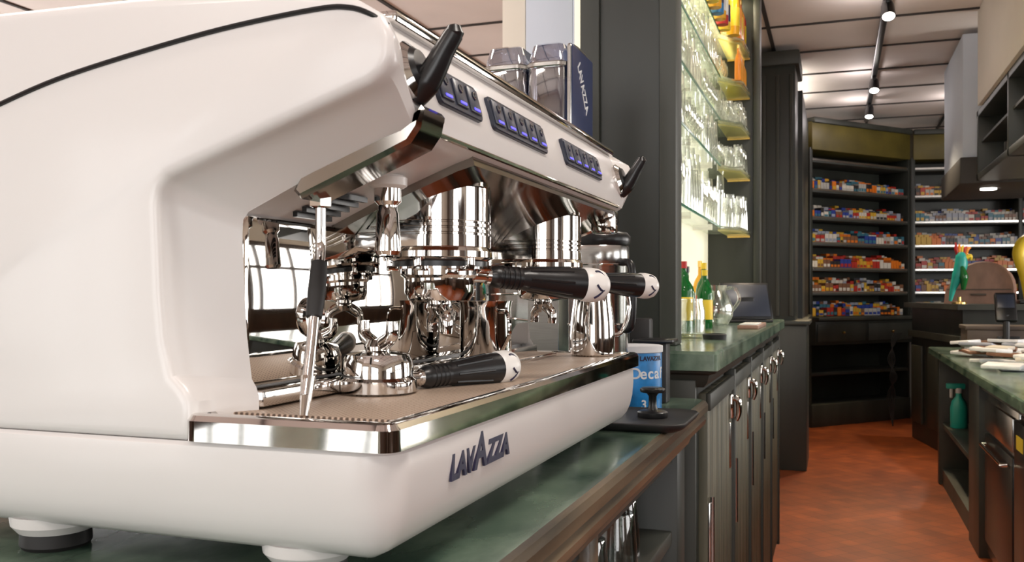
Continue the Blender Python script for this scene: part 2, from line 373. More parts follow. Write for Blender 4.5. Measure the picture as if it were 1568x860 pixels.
lt("LAV",.0245,.612,-.1315,-.2566); lt("A",.037,.647,-.1315,-.2564); lt("ZZA",.0245,.687,-.1315,-.2566)
machine=e.done(30)

p=B("portafilter")
portafilter(p,(-.357,.672,-.0733),(.070,.140,.006),flip=True,scl=.80)
p.done(30)

p=B("milk_pitcher")
p.lathe([(0,0),(.027,0),(.029,.002),(.030,.02),(.029,.045),(.025,.075),(.0255,.092),(.028,.106),(.0272,.106),(.0245,.092),(.024,.075),(.028,.045),(.028,.004),(0,.004)],CHROME,T(-.305,1.175,-.0812),n=40)
p.tube([(-.285,1.193,.010),(-.270,1.207,.008),(-.264,1.213,-.02),(-.272,1.205,-.05),(-.283,1.194,-.055)],.003,CHROME,n=10)
p.tube([(-.325,1.157,.020),(-.331,1.151,.026)],[.008,.004],CHROME,n=10,smooth=False)
p.done(40)
p=B("reflection_jug")  # solid jug added in place of the pitcher's reflection in the backsplash
p.lathe([(0,0),(.027,0),(.028,.003),(.0275,.062),(.029,.069),(.028,.069),(.0265,.062),(.0265,.004),(0,.004)],CHROME,T(-.352,.905,-.0763),n=40)
p.tube([(-.33,.888,-.018),(-.318,.879,-.02),(-.315,.877,-.04),(-.328,.887,-.06)],.0022,CHROME,n=8)
p.done(40)

p=B("steel_canister")
p.lathe([(0,-.195),(.046,-.195),(.048,-.19),(.048,.045),(.050,.05),(.050,.075),(.048,.078),(0,.078)],STEEL,T(-.362,1.43,0),n=40)
p.lathe([(0,.078),(.050,.078),(.052,.082),(.052,.092),(.047,.098),(0,.100)],BLACK,T(-.362,1.43,0),n=40)
for z in (.045,.0,-.05): p.lathe([(.0485,z),(.0495,z+.002),(.0485,z+.004)],CHROME,T(-.362,1.43,0),n=40)
p.tube([(-.32,1.41,.05),(-.302,1.40,.045),(-.298,1.398,.0),(-.302,1.40,-.05),(-.318,1.41,-.055)],.006,BLACK)
p.done(40)

p=B("coffee_grinder")
for xa,xb_ in ((-.612,-.528),(-.528,-.449)):
    p.rrl(xa,xb_,1.552,1.70,.022,[(.15,.004),(.17,0),(.40,0),(.425,.003),(.448,.010),(.453,.02)],HOPPER,n=6)
    p.rrl(xa+.0,xb_-.0,1.549,1.703,.022,[(.405,.0),(.407,-.002),(.413,-.002),(.415,.0)],STEEL,n=6)
    p.box((xa+.004,1.60,.15),(xb_-.012,1.695,.40),NAVYP,.01)
    p.box((xa+.012,1.556,.15),(xa+.022,1.60,.42),STEEL,.003)
p.box((-.4495,1.556,.15),(-.441,1.704,.446),NAVYP,.004,seg=3)
p.tube([(-.446,1.556,.15),(-.446,1.556,.405),(-.446,1.57,.443),(-.446,1.69,.443),(-.446,1.704,.405),(-.446,1.704,.15)],.004,STEEL,n=8)
p.text("LAVAZZA",.030,axes((0,1,0),(0,0,1),(1,0,0),(-.4405,1.620,.372))@Matrix.Rotation(math.radians(-52),4,'Z'),PAPER,ext=.0006,bold=.0004,sx=.75)
p.tube([(-.4405,1.600,.205),(-.4405,1.625,.215),(-.4405,1.640,.235),(-.4405,1.618,.255),(-.4405,1.625,.272),(-.4405,1.655,.282)],.004,PAPER,n=6)
p.rrl(-.605,-.455,1.565,1.695,.02,[(-.195,.0),(-.16,0),(-.155,.02),(.05,.02),(.10,.0),(.15,.0)],STEEL,n=6)
p.cyl((-.455,1.63,.05),(-.415,1.63,.04),.02,.02,BLACK)
p.done(35)

p=B("coffee_tin")
cz=T(-.322,1.53,-.195)
p.lathe([(0,0),(.0435,0),(.0445,.002),(.0445,.100),(.043,.103),(0,.103)],BLUE,cz,n=48)
p.lathe([(.0445,.097),(.0462,.098),(.0462,.108),(.043,.109),(0,.109)],PAPER,cz,n=48)
def ctxt(txt,size,angd,z,m):
    a=math.radians(angd); nn=Vector((math.cos(a),math.sin(a),0)); 
    p.text(txt,size,axes(Vector((-nn.y,nn.x,0)),(0,0,1),nn,Vector((-.322,1.53,-.195))+nn*.0447+Vector((0,0,z))),m,ext=.0005,bold=.0004)
for i,ch in enumerate("Decaf"): ctxt(ch,.026,-78+i*17,.055,PAPER)
for i,ch in enumerate("LAVAZZA"): ctxt(ch,.010,-66+i*8.5,.085,NAVY)
ctxt("o",.03,-38,.026,ORANGE); ctxt("3",.02,-60,.006,PAPER)
p.done(40)

p=B("tamping_mat")
p.rrl(-.345,-.200,1.262,1.455,.035,[(-.1948,.012),(-.191,.004),(-.185,0),(-.183,.0),(-.182,.002),(-.186,.008)],RUBBER,n=8)
p.done(40)
p=B("coffee_tamper")
p.lathe([(0,0),(.022,0),(.023,.002),(.023,.008),(.020,.010),(.008,.012),(.006,.018),(.006,.032),(.009,.036),(.018,.038),(.019,.040),(.019,.043),(.016,.045),(0,.045)],BLACK,T(-.262,1.37,-.186),n=40)
p.done(40)
p=B("receipt_printer")
p.box((-.385,1.66,-.195),(-.315,1.715,-.115),BLACK,.006)
p.box((-.365,1.672,-.116),(-.325,1.705,-.045),RUBBER,.004)
p.box((-.335,1.62,-.195),(-.285,1.66,-.085),RUBBER,.004)
p.box((-.345,1.61,-.088),(-.272,1.67,-.080),BLACK,.003)
p.done(40)

# ------------------------------------------------------------------ LOWER COUNTER
p=B("service_counter")
p.rrl(-.95,-.222,-.30,1.73,.035,[(-.275,.035),(-.262,.030),(-.250,.018),(-.243,.016),(-.238,.005),(-.228,.003),(-.222,.008),(-.218,.008),(-.214,.0),(-.203,.0),(-.197,.004),(-.195,.010)],[MOULD]*11+[COUNTER],n=8)
p.box((-.90,-.28,-1.2),(-.27,.50,-.262),DARKP)
p.box((-.90,.50,-1.2),(-.86,1.69,-.262),DARKP)
p.box((-.86,.50,-.30),(-.275,1.69,-.262),DARKP)
p.box((-.86,1.62,-1.2),(-.265,1.70,-.262),DARKP,.003)
p.box((-.86,.50,-.445),(-.275,1.62,-.42),DARKP2,.003)
p.box((-.86,.50,-.80),(-.275,1.62,-.775),DARKP2,.003)
p.box((-.86,.50,-1.2),(-.30,1.62,-1.12),DARKP2)
p.box((-.285,1.00,-1.12),(-.262,1.04,-.27),MOULD,.004)
p.done(30)

def tumbler(b_,x,y,z,r,h,m=GLASS,inv=True,n=14,single=False):
    if single: pr=[(0,0),(r*.78,0),(r*.82,h*.04),(r,h)]
    else: pr=[(0,0),(r*.78,0),(r*.82,h*.04),(r,h),(r*.93,h),(r*.76,h*.08),(0,h*.08)]
    if inv: pr=[(rr_,h-zz) for rr_,zz in pr]
    b_.lathe(pr,m,T(x,y,z),n=n)
p=B("shelf_tumblers")
for x,y in ((-.315,1.36),(-.39,1.33),(-.33,1.45),(-.42,1.43),(-.32,1.20),(-.40,1.18),(-.46,1.26),(-.32,1.12)):
    tumbler(p,x,y,-.4195,.033,.088,n=24)
p.done(40)

# ------------------------------------------------------------------ BACK BAR
p=B("back_bar_cabinet")
BY0,BY1=1.83,4.2
p.box((-.575,BY0,-1.10),(-.262,BY1,-.155),DARKP)
p.box((-.57,BY0+.02,-1.2),(-.31,BY1-.02,-1.10),DARKP)
p.rrl(-.578,-.218,BY0-.03,BY1+.03,.008,[(-.185,.03),(-.175,.022),(-.160,.018),(-.155,.004),(-.150,.0),(-.118,.0),(-.112,.004)],[DARKP2]*4+[COUNTER]*3,n=4)
p.box((-.33,BY0-.012,-1.2),(-.262,BY0+.01,-.17),DARKP2,.003)
p.box((-.57,BY0-.008,-1.2),(-.345,BY0+.01,-.19),DARKP2,.003)
nd=5; w=(BY1-BY0-.04)/nd
for i in range(nd):
    a=BY0+.03+i*w
    nb=5; bw=(w-.02)/nb
    for k in range(nb): p.box((-.264,a+k*bw+.0015,-1.08),(-.244,a+(k+1)*bw-.0015,-.20),DOORM,.003)
    p.box((-.248,a,-.235),(-.238,a+w-.02,-.20),DARKP2,.002)
    p.box((-.262,a+w-.02,-1.10),(-.236,a+w,-.185),DARKP2,.003)
    hy=a+w-.07
    p.box((-.246,hy-.014,-.30),(-.234,hy+.014,-.24),CHROME,.004)
    p.tube([(-.238,hy,-.25),(-.224,hy,-.255),(-.222,hy,-.285),(-.228,hy,-.305)],[.007,.008,.007,.005],CHROME,n=12)
    p.box((-.246,hy-.010,-.42),(-.240,hy+.010,-.31),STEEL,.003)
    p.box((-.246,a+.003,-.56),(-.238,a+.026,-.42),STEEL,.003)
    p.cyl((-.237,a+.014,-.57),(-.237,a+.014,-.41),.005,.005,STEEL,n=12)
p.done(30)

p=B("back_bar_shelving")
p.box((-.545,1.995,-.112),(-.335,2.05,1.7),DARKP,.003)
p.box((-.365,1.983,-.112),(-.328,2.06,1.7),DARKP2,.004)
p.box((-.545,1.986,-.112),(-.50,2.0,1.7),DARKP2,.004)
p.box((-.56,4.27,-.112),(-.335,4.32,1.7),DARKP,.003)
p.box((-.355,4.25,-.112),(-.325,4.34,1.7),DARKP,.004)
p.box((-.56,2.05,1.36),(-.33,4.27,1.7),DARKP)
p.box((-.56,1.97,1.60),(-.29,4.36,1.7),DARKP2,.006)
p.box((-.575,2.05,-.112),(-.560,4.27,1.36),LIGHTBOX)
SZ=(.275,.53,.72,.90,1.08)
for z in SZ:
    p.prismZ([(-.558,2.06),(-.455,2.06),(-.455,3.86),(-.375,4.0),(-.365,4.265),(-.558,4.265)],z,z+.008,GLASSG)
    p.box((-.4565,2.06,z-.0005),(-.453,3.86,z+.0085),EDGE)
    for y in (2.6,3.2,3.8): p.box((-.56,y,z-.012),(-.48,y+.006,z),CHROME)
    p.prismZ([(-.47,3.90),(-.385,4.02),(-.372,4.268),(-.47,4.268)],z-.010,z-.003,GLASSY)
    p.box((-.47,4.255,z-.018),(-.37,4.269,z-.010),BRASS)
p.done(30)

p=B("drinking_glasses")
for si,z in enumerate(SZ):
    for iy in range(34):
        y=2.12+iy*.062
        for ix,x in enumerate((-.525,-.480)):
            if random.random()<.06: continue
            yy=y+(.03 if ix else 0)
            h=(.16,.12,.11,.11,.12)[si]*random.uniform(.8,1.08)
            if (si+iy//7)%2==0:
                tumbler(p,x,yy,z+.008,.022,h,GLASSW,inv=(iy//4)%2==0,n=14,single=True)
                if iy%2: tumbler(p,x,yy,z+.010+h,.018,h*.5,GLASSW,inv=True,n=12,single=True)
            else:
                p.lathe([(0,0),(.02,0),(.021,.002),(.004,.006),(.0035,h*.42),(.012,h*.5),(.022,h*.68),(.020,h)],GLASSW,T(x,yy,z+.008),n=12)
    for iy,y in enumerate((3.97,4.02,4.07,4.12,4.17,4.22)):
        for x in (-.437,-.395): 
            if si<3:
                h=(.15,.10,.10)[si]*random.uniform(.8,1.05)
                if iy%2: tumbler(p,x,y,z+.008,.020,h,GLASSW,n=14,single=True)
                else: p.lathe([(0,0),(.018,0),(.018,.002),(.004,.006),(.0035,h*.42),(.012,h*.5),(.020,h*.68),(.018,h)],GLASSW,T(x,y,z+.008),n=12)
p.done(40)
def bottle(b_,x,y,z,h,r,m,lab=None,cap=BLACK,n=20):
    b_.lathe([(0,0),(r,0),(r*1.02,h*.03),(r,h*.58),(r*.8,h*.68),(r*.34,h*.78),(r*.3,h*.95),(r*.36,h*.95),(r*.36,h),(0,h)],m,T(x,y,z),n=n)
    b_.lathe([(0,h*1.0),(r*.38,h*1.0),(r*.38,h*.90),(r*.33,h*.90)],cap,T(x,y,z+.002),n=n)
    if lab: b_.lathe([(r*1.03,h*.15),(r*1.035,h*.16),(r*1.02,h*.48),(r*1.01,h*.49)],lab,T(x,y,z),n=n)
p=B("liquor_bottles")
bottle(p,-.44,2.80,-.112,.21,.028,GREENB,YELLOW,RED)
bottle(p,-.46,2.98,-.112,.20,.028,GREENB,PAPER,BLACK)
bottle(p,-.41,3.05,-.112,.19,.026,GREENB,YELLOW,YELLOW)
bottle(p,-.44,3.25,-.112,.22,.028,GREENB,RED,YELLOW)
bottle(p,-.47,2.62,-.112,.22,.030,BROWN,YELLOW,BRASS)
bottle(p,-.50,3.15,-.112,.22,.028,AMBER,RED,BRASS)
bottle(p,-.50,3.60,-.112,.24,.03,AMBER,PAPER,BRASS)
cols=[YELLOW,AMBER,BLUE,AMBER,RED,YELLOW,AMBER,ORANGE]
for i in range(22): 
    bottle(p,-.435+.0*(i%2),2.2+i*.078,1.088,random.uniform(.19,.25),.024,cols[i%8],PAPER if i%3 else NAVYP,BRASS,12)
for i,y in enumerate((3.93,4.0,4.07,4.14,4.21)):
    bottle(p,-.41,y,1.088,.23,.028,(AMBER,ORANGE,AMBER,ORANGE,RED)[i],None if i%2 else YELLOW,BRASS,14)
for i in range(8): bottle(p,-.395,3.98+i*.034,.908,.15,.014,(ORANGE,AMBER)[i%2],None,BRASS,12)
p.done(40)
p=B("glass_jar")
p.lathe([(0,0),(.03,0),(.035,.01),(.035,.07),(.03,.09),(.03,.1),(.028,.1),(.028,.088),(.033,.07),(.033,.012),(0,.006)],GLASS,T(-.35,2.35,-.112),n=28)
p.done(40)
p=B("ashtray")
p.lathe([(0,0),(.028,0),(.03,.012),(.026,.014),(.024,.004),(0,.004)],RUBBER,T(-.285,2.3,-.112),n=28)
p.done(40)
p=B("tablet_register")
M=T(-.335,3.72,-.112)@Matrix.Rotation(math.radians(25),4,'Z')
p.box((-.09,-.05,0),(.09,.06,.012),BLACK,.004,M=M)
p.box((-.10,-.006,0),(.10,.006,.155),BLACK,.004,M=M@T(0,-.02,.012)@Matrix.Rotation(math.radians(-22),4,'X'))
p.box((-.09,-.008,.01),(.09,-.0055,.145),PADC,.0005,M=M@T(0,-.02,.012)@Matrix.Rotation(math.radians(-22),4,'X'))
p.box((-.03,.0,.01),(.03,.03,.10),BLACK,.004,M=M)
p.done(30)
p=B("water_pitcher")
p.lathe([(0,0),(.045,0),(.062,.03),(.065,.06),(.05,.10),(.035,.125),(.042,.145),(.038,.145),(.032,.125),(.046,.10),(.06,.06),(.057,.032),(.04,.006),(0,.006)],GLASS,T(-.42,3.42,-.112),n=28)
p.tube([(-.385,3.42,.02),(-.35,3.42,.02),(-.335,3.42,-.02),(-.36,3.42,-.06)],.006,GLASSW,n=8)
p.done(40)
p=B("notepad"); p.box((-.30,3.0,-.112),(-.235,3.35,-.100),TAN,.002); p.box((-.295,3.01,-.100),(-.24,3.2,-.096),PAPER,.001); p.done(30)

# ------------------------------------------------------------------ FAR PILLAR + SHOP SHELVING
p=B("display_pillar")
p.box((-.60,6.5,-.19),(-.265,7.0,1.58),DARKP,.004)
for x in (-.56,-.47,-.38,-.29): p.box((x-.012,6.488,-.15),(x+.012,6.502,1.5),DARKP2,.004)
p.box((-.62,6.46,1.56),(-.235,7.04,1.66),DARKP2,.012)
p.box((-.62,6.48,-1.2),(-.19,7.02,-.21),DARKP,.004)
p.box((-.64,6.45,-.21),(-.17,7.04,-.18),DARKP2,.006)
p.box((-.575,7.04,-1.2),(-.235,8.50,1.50),DARKP)
p.box((-.575,7.04,-.22),(-.20,8.50,-.18),DARKP2,.006)
p.done(30)

pal=[mat("pack_%d"%i,c,0.4) for i,c in enumerate([(.42,.40,.36),(.60,.55,.47),(.38,.025,.015),(.02,.045,.25),(.65,.16,.01),(.02,.018,.018),(.55,.33,.03),(.04,.15,.20),(.18,.08,.04),(.30,.32,.38)])]
warm=[pal[2],pal[4],pal[6],pal[8],pal[1]]
SHZ=(1.22,.95,.70,.47,.24,.02,-.20)
def shelving(name,A,Bp,seg):
    A=Vector((*A,0));Bp=Vector((*Bp,0)); u=(Bp-A).normalized(); v=Vector((-u.y,u.x,0)); L=(Bp-A).length
    M=axes(u,v,(0,0,1),A)
    p=B(name)
    p.box((0,.33,-1.2),(L,.36,1.5),DARKP,M=M)
    p.box((0,-.02,1.30),(L,.33,1.56),OLIVEGLOW,.006,M=M)
    p.box((-.0,-.05,1.54),(L,.34,1.59),DARKP2,.01,M=M)
    for z in SHZ[:-1]: 
        p.box((0,0,z-.03),(L,.33,z),DARKP2,.002,M=M)
        p.box((0,-.004,z-.014),(L,.0,z+.004),STEEL,M=M)
    for k in range(seg+1):
        x=L*k/seg; p.box((x-.018,-.01,-.21),(x+.018,.33,1.32),DARKP,.003,M=M)
    p.box((0,-.10,-.24),(L,.33,-.205),DARKP2,.006,M=M)
    p.box((0,-.06,-.46),(L,.33,-.24),DARKP,.003,M=M)
    for k in range(seg*2):
        a=L*k/(seg*2)+.02; b2=L*(k+1)/(seg*2)-.02
        p.box((a,-.068,-.43),(b2,-.058,-.27),DARKP2,.004,M=M)
        p.lathe([(0,0),(.006,0),(.006,.012),(.013,.02),(.010,.028),(0,.03)],BRASS,M@T((a+b2)/2,-.068,-.35)@Matrix.Rotation(math.pi/2,4,'X'),n=14)
    p.box((0,0,-.74),(L,.33,-.71),DARKP2,.003,M=M)
    p.box((0,-.02,-1.2),(L,.33,-1.0),DARKP2,.003,M=M)
    for k in range(seg+1):
        x=L*k/seg; p.box((x-.015,.0,-1.0),(x+.015,.33,-.46),DARKP,M=M)
    p.done(30)
    q=B("cigarette_packs")
    for si,z in enumerate(SHZ[1:]):
        x=.03
        while x<L-.07:
            P_=warm if (si in(3,4) and random.random()<.65) else pal
            run=random.choice((1,1,2,3)); col=random.choice(P_); colb=random.choice(P_); w_=random.uniform(.032,.06); h=random.uniform(.05,.085)
            for _ in range(run):
                if x>L-.07: break
                q.box((x,.015,z+.0005),(x+w_*.92,.09,z+h),col,M=M)
                q.box((x+.004,.013,z+h*.15),(x+w_*.8,.0155,z+h*.5),colb,M=M)
                q.box((x,.10,z+.0005),(x+w_*.92,.17,z+h+.03),colb,M=M)
                q.box((x,.18,z+.0005),(x+w_*.92,.25,z+h+.055),random.choice(P_),M=M)
                x+=w_
    q.done(30)
shelving("shop_shelving",(-.22,8.62),(.66,9.62),1)
shelving("shop_shelving",(.70,9.64),(2.6,9.95),2)

# ------------------------------------------------------------------ RIGHT SIDE
p=B("work_counter")
p.rrl(.56,1.45,1.7,6.45,.01,[(-.385,.01),(-.38,.0),(-.346,.0),(-.34,.005)],COUNTER,n=3)
p.box((1.35,1.75,-1.2),(1.40,6.4,-.385),DARKP)
for y0,y1 in ((6.33,6.40),(4.62,4.95),(2.95,3.02),(1.75,1.82)): p.box((.61,y0,-1.2),(1.35,y1,-.385),DARKP,.003)
p.box((.63,4.95,-.84),(1.35,6.33,-.81),DARKP2,.003)
p.box((.63,4.95,-1.2),(1.35,6.33,-1.10),DARKP2)
p.box((.62,3.02,-.43),(1.35,4.62,-.385),DARKP2)
p.done(30)
p=B("dishwasher")
p.box((.64,3.85,-1.17),(1.30,4.58,-.44),STEEL,.01)
p.box((.625,3.88,-1.1),(.645,4.55,-.62),BLACK,.006); p.box((.625,3.88,-.60),(.645,4.55,-.47),STEEL,.004)
p.tube([(.62,3.95,-.66),(.60,3.95,-.66),(.60,4.48,-.66),(.62,4.48,-.66)],.008,CHROME,smooth=False)
for x in (.68,1.26):
    for y in (3.9,4.53): p.cyl((x,y,-1.2),(x,y,-1.16),.02,.02,BLACK)
p.done(30)
p=B("undercounter_fridge")
p.box((.64,3.05,-1.17),(1.30,3.80,-.44),STEEL,.01)
p.box((.615,3.07,-1.12),(.645,3.42,-.46),BLACK,.008); p.box((.615,3.43,-1.12),(.645,3.78,-.46),BLACK,.008)
p.tube([(.62,3.38,-.60),(.595,3.38,-.60),(.595,3.38,-.90),(.62,3.38,-.90)],.008,CHROME,smooth=False)
p.box((.613,3.6,-.56),(.616,3.72,-.51),YELLOW)
for x in (.68,1.26):
    for y in (3.1,3.75): p.cyl((x,y,-1.2),(x,y,-1.16),.02,.02,BLACK)
p.done(30)
p=B("spray_bottle")
M=T(.70,6.12,-.81)
p.lathe([(0,0),(.045,0),(.048,.005),(.048,.12),(.04,.16),(.018,.19),(.016,.22),(0,.22)],TEAL,M,n=24)
p.lathe([(0,.21),(.019,.21),(.019,.24),(0,.24)],PAPER,M,n=20)
p.box((-.07,-.014,.235),(.035,.014,.268),TEAL,.006,M=M); p.box((-.05,-.008,.18),(-.035,.008,.24),PAPER,.003,M=M)
p.done(40)
p=B("cleaning_bottle")
bottle(p,.80,5.7,-.81,.30,.045,PAPER,BLUE,RED); bottle(p,.74,5.45,-.81,.26,.04,GREENB,PAPER,PAPER); p.done(40)

p=B("raised_bar")
poly=[(.60,8.35),(.84,7.12),(2.4,7.12),(2.4,8.35)]
p.prismZ(poly,-1.2,-.11,DARKP)
p.prismZ([(.54,8.42),(.80,7.05),(2.46,7.05),(2.46,8.42)],-.11,-.07,DARKP2)
p.prismZ([(.57,8.38),(.815,7.085),(2.43,7.085),(2.43,8.38)],-.35,-.30,DARKP2)
for t in (.15,.5,.85):
    x=.60+(.24)*t; y=8.35-1.23*t
    p.box((-.02,-.14,-1.05),(.0,.14,-.42),DARKP2,.006,M=T(x,y,0)@Matrix.Rotation(math.atan2(.24,1.23),4,'Z'))
p.done(30)
p=B("bread_box")
M=T(1.0,7.50,-.07)@Matrix.Rotation(math.radians(-12),4,'Z')
pr=[(-.23,0),(.23,0),(.23,.12)]+[(.03+.20*math.cos(math.radians(a)),.12+.19*math.sin(math.radians(a))) for a in range(15,121,15)]+[(-.15,.21),(-.22,.10)]
p.loft([[(x*.97,-.13,z*.97) for x,z in pr],[(x,-.12,z) for x,z in pr],[(x,.12,z) for x,z in pr],[(x*.97,.13,z*.97) for x,z in pr]],TAN,M=M)
p.box((-.21,-.137,.100),(.21,-.128,.108),BROWN,M=M)
p.box((-.05,-.145,.06),(.05,-.130,.075),BROWN,.003,M=M)
p.done(30)
p=B("parrot_figurine")
x0,y0=.80,7.22
p.lathe([(0,0),(.05,0),(.05,.012),(.012,.02),(.012,.05),(0,.05)],BRASS,T(x0+.03,y0,-.07),n=20)
p.tube([(x0-.03,y0,-.05),(x0-.01,y0,.04),(x0+.02,y0,.13),(x0+.04,y0,.21),(x0+.04,y0,.27),(x0+.04,y0,.30)],[.010,.022,.040,.044,.036,.02],TEAL,n=16)
p.tube([(x0+.05,y0-.03,.03),(x0+.055,y0-.03,.12),(x0+.04,y0-.03,.20)],[.012,.030,.014],GREENB,n=12)
p.tube([(x0+.06,y0,.26),(x0+.10,y0,.27),(x0+.105,y0,.24)],[.020,.016,.003],YELLOW,n=12)
for k in range(5): p.tube([(x0+.02+k*.012,y0,.27),(x0+.01+k*.018,y0,.32),(x0+.005+k*.025,y0,.37-k*.01)],[.01,.014,.003],(RED,ORANGE,YELLOW)[k%3],n=8)
p.done(50)
p=B("display_stand")
p.box((1.20,7.15,-.07),(1.42,7.30,-.04),BLACK,.006)
p.tube([(1.27,7.22,-.04),(1.25,7.22,.12),(1.21,7.22,.28),(1.25,7.22,.37),(1.33,7.22,.33),(1.34,7.22,.15),(1.33,7.22,-.04)],[.03,.04,.045,.045,.05,.045,.03],YELLOW,n=14)
p.tube([(1.31,7.18,.0),(1.30,7.18,.15),(1.28,7.18,.27)],[.03,.04,.02],GREENB,n=10)
p.done(50)
p=B("card_terminal")
M=T(.93,5.95,-.34)
p.box((-.06,-.06,0),(.06,.06,.02),BLACK,.006,M=M); p.cyl((.93,5.95,-.32),(.93,5.95,-.12),.018,.018,BLACK)
p.box((-.055,-.02,.0),(.055,.02,.18),BLACK,.008,M=T(.93,5.94,-.16)@Matrix.Rotation(math.radians(-25),4,'X'))
p.box((-.045,-.022,.08),(.045,-.019,.165),PADC,.001,M=T(.93,5.94,-.16)@Matrix.Rotation(math.radians(-25),4,'X'))
p.done(30)
p=B("storage_box")
p.box((.74,6.08,-.34),(1.20,6.38,-.20),BROWN,.006); p.box((.73,6.07,-.215),(1.21,6.39,-.19),BROWN,.006); p.box((.90,6.06,-.28),(1.02,6.075,-.25),BLACK,.002)
p.done(30)
p=B("folded_towels")
for k in range(80):
    x=random.uniform(.66,1.2); y=random.uniform(4.5,5.75); z=-.34+random.choice([0,.014,.028,.042,.056,.07])
    M=T(x,y,z+.0065)@Matrix.Rotation(random.uniform(0,3),4,'Z')@Matrix.Rotation(random.uniform(-.15,.15)*(z>-.33),4,'X')
    p.box((-.08,-.05,-.005),(.08,.05,.012),random.choice([PAPER,PAPER,PAPER,pal[9],pal[1],pal[8]]),.005,M=M)
p.done(30)
p=B("overhead_cupboard")
p.box((.80,2.2,1.13),(1.6,6.1,1.7),CREAM,.004)
p.box((1.28,2.2,.70),(1.6,6.3,1.13),DARKP)
p.box((.82,2.2,.70),(1.3,6.3,.74),DARKP,.003); p.box((.82,2.2,1.09),(1.3,6.3,1.13),DARKP,.003)
for y in (2.22,3.2,4.2,5.2,6.26): p.box((.82,y-.02,.70),(1.3,y+.02,1.13),DARKP,.003)
p.box((.84,2.2,.93),(1.3,6.3,.945),DARKP2)
p.done(30)
p=B("stored_saucepans")
for y in (3.6,4.6,4.9,5.5,5.8):
    p.lathe([(0,0),(.08,0),(.085,.01),(.085,.12),(.08,.12),(.08,.012),(0,.012)],STEEL,T(.98,y,.74),n=24)
    p.lathe([(0,.121),(.083,.121),(.06,.135),(.012,.14),(.012,.15),(0,.15)],BLACK,T(.98,y,.74),n=24)
p.done(40)
p=B("extractor_hood")
p.box((.76,6.45,.86),(1.5,7.5,1.66),COOLW,.004)
p.box((.74,6.42,.70),(1.52,7.52,.87),BATTEN,.01)
p.lathe([(0,0),(.05,0),(.05,-.008),(0,-.008)],LENS,T(.95,6.75,.70),n=20)
p.done(30)
p=B("hanging_cables")
for k in range(5):
    o=k*.015
    p.tube([(.50+o,8.98,-.35),(.47+o*.5,8.97,-.45),(.50-o,8.95,-.6),(.455+o,8.93,-.75),(.50-o,8.95,-.9),(.48,8.94,-1.195)],.004,RUBBER,n=6)
p.done(50)

# ------------------------------------------------------------------ ROOM
XL,XR,YF,YBk=-5.5,3.6,-3.2,10.5
def slab(name,lo,hi,m):
    b_=B(name); b_.box(lo,hi,m); return b_.done(30)
slab("floor",(XL-.2,YF-.2,-1.3),(XR+.2,YBk+.2,-1.2),FLOOR)
slab("ceiling",(XL-.2,YF-.2,1.7),(XR+.2,YBk+.2,1.8),CEIL)
slab("wall_back",(XL-.2,YBk,-1.2),(XR+.2,YBk+.15,1.7),CREAM)
b_=B("trim_1")
x=-.41-.69*7
while x<XR:
    b_.box((x-.012,YF,1.690),(x+.012,YBk,1.7),BATTEN); x+=.69
y=YF+.25
while y<YBk:
    b_.box((XL,y-.010,1.691),(XR,y+.010,1.7),BATTEN); y+=.69
b_.done(30)
def windowwall(name,axis,pos,lo,hi,wins,z0,z1,th=.15):
    b_=B(name); 
    def bx(a0,a1,za,zb,m=CREAM,t0=0,t1=th,bev=0):
        if axis=='x': b_.box((min(pos+t0,pos+t1),a0,za),(max(pos+t0,pos+t1),a1,zb),m,bev)
        else: b_.box((a0,min(pos+t0,pos+t1),za),(a1,max(pos+t0,pos+t1),zb),m,bev)
    bx(lo,hi,-1.2,z0,ADDWAINS); bx(lo,hi,z1,1.7)
    c=lo
    for a0,a1 in wins: bx(c,a0,z0,z1); c=a1
    bx(c,hi,z0,z1); b_.done(30)
    for i,(a0,a1) in enumerate(wins):
        windowwall.k+=1; b_=B("window_%d"%windowwall.k)
        f=.09
        s_=1 if th>0 else -1
        bx(a0,a0+f,z0,z1,ADDWAINS,s_*.03,s_*.09); bx(a1-f,a1,z0,z1,ADDWAINS,s_*.03,s_*.09); bx(a0+f,a1-f,z0,z0+f,ADDWAINS,s_*.03,s_*.09); bx(a0+f,a1-f,z1-f,z1,ADDWAINS,s_*.03,s_*.09)
        for q_ in (1/3,2/3):
            m_=a0+(a1-a0)*q_; bx(m_-.03,m_+.03,z0+f,z1-f,ADDWAINS,s_*.04,s_*.08)
        bx(a0+f,a1-f,z0+(z1-z0)*.62,z0+(z1-z0)*.62+.06,ADDWAINS,s_*.042,s_*.078)
        b_.done(30)
windowwall.k=0
windowwall("wall_front",'y',YF,XL,XR,[(-4.6,-2.9),(-2.3,-.5),(0.1,1.9)],-.5,1.35,-.15)
windowwall("wall_right",'x',XR,YF,YBk,[(-2.2,-.4),(.3,2.1),(2.8,4.6),(5.3,7.0)],-.3,1.25,.15)
windowwall("wall_left",'x',XL,YF,YBk,[(-1.5,1.0),(2.0,4.5),(5.5,8.0)],-.5,1.3,-.15)
b_=B("wall_partition"); b_.box((-.74,2.07,-1.2),(-.582,8.6,1.7),CREAM); b_.done(30)
b_=B("trim_2")
b_.box((-.76,2.062,-1.2),(-.70,2.20,1.7),CREAM,.004); b_.box((-.698,2.056,-1.2),(-.582,2.068,1.7),COOLW,.003); b_.box((-.582,2.056,-.11),(-.548,2.068,1.7),COOLW,.003); b_.done(30)

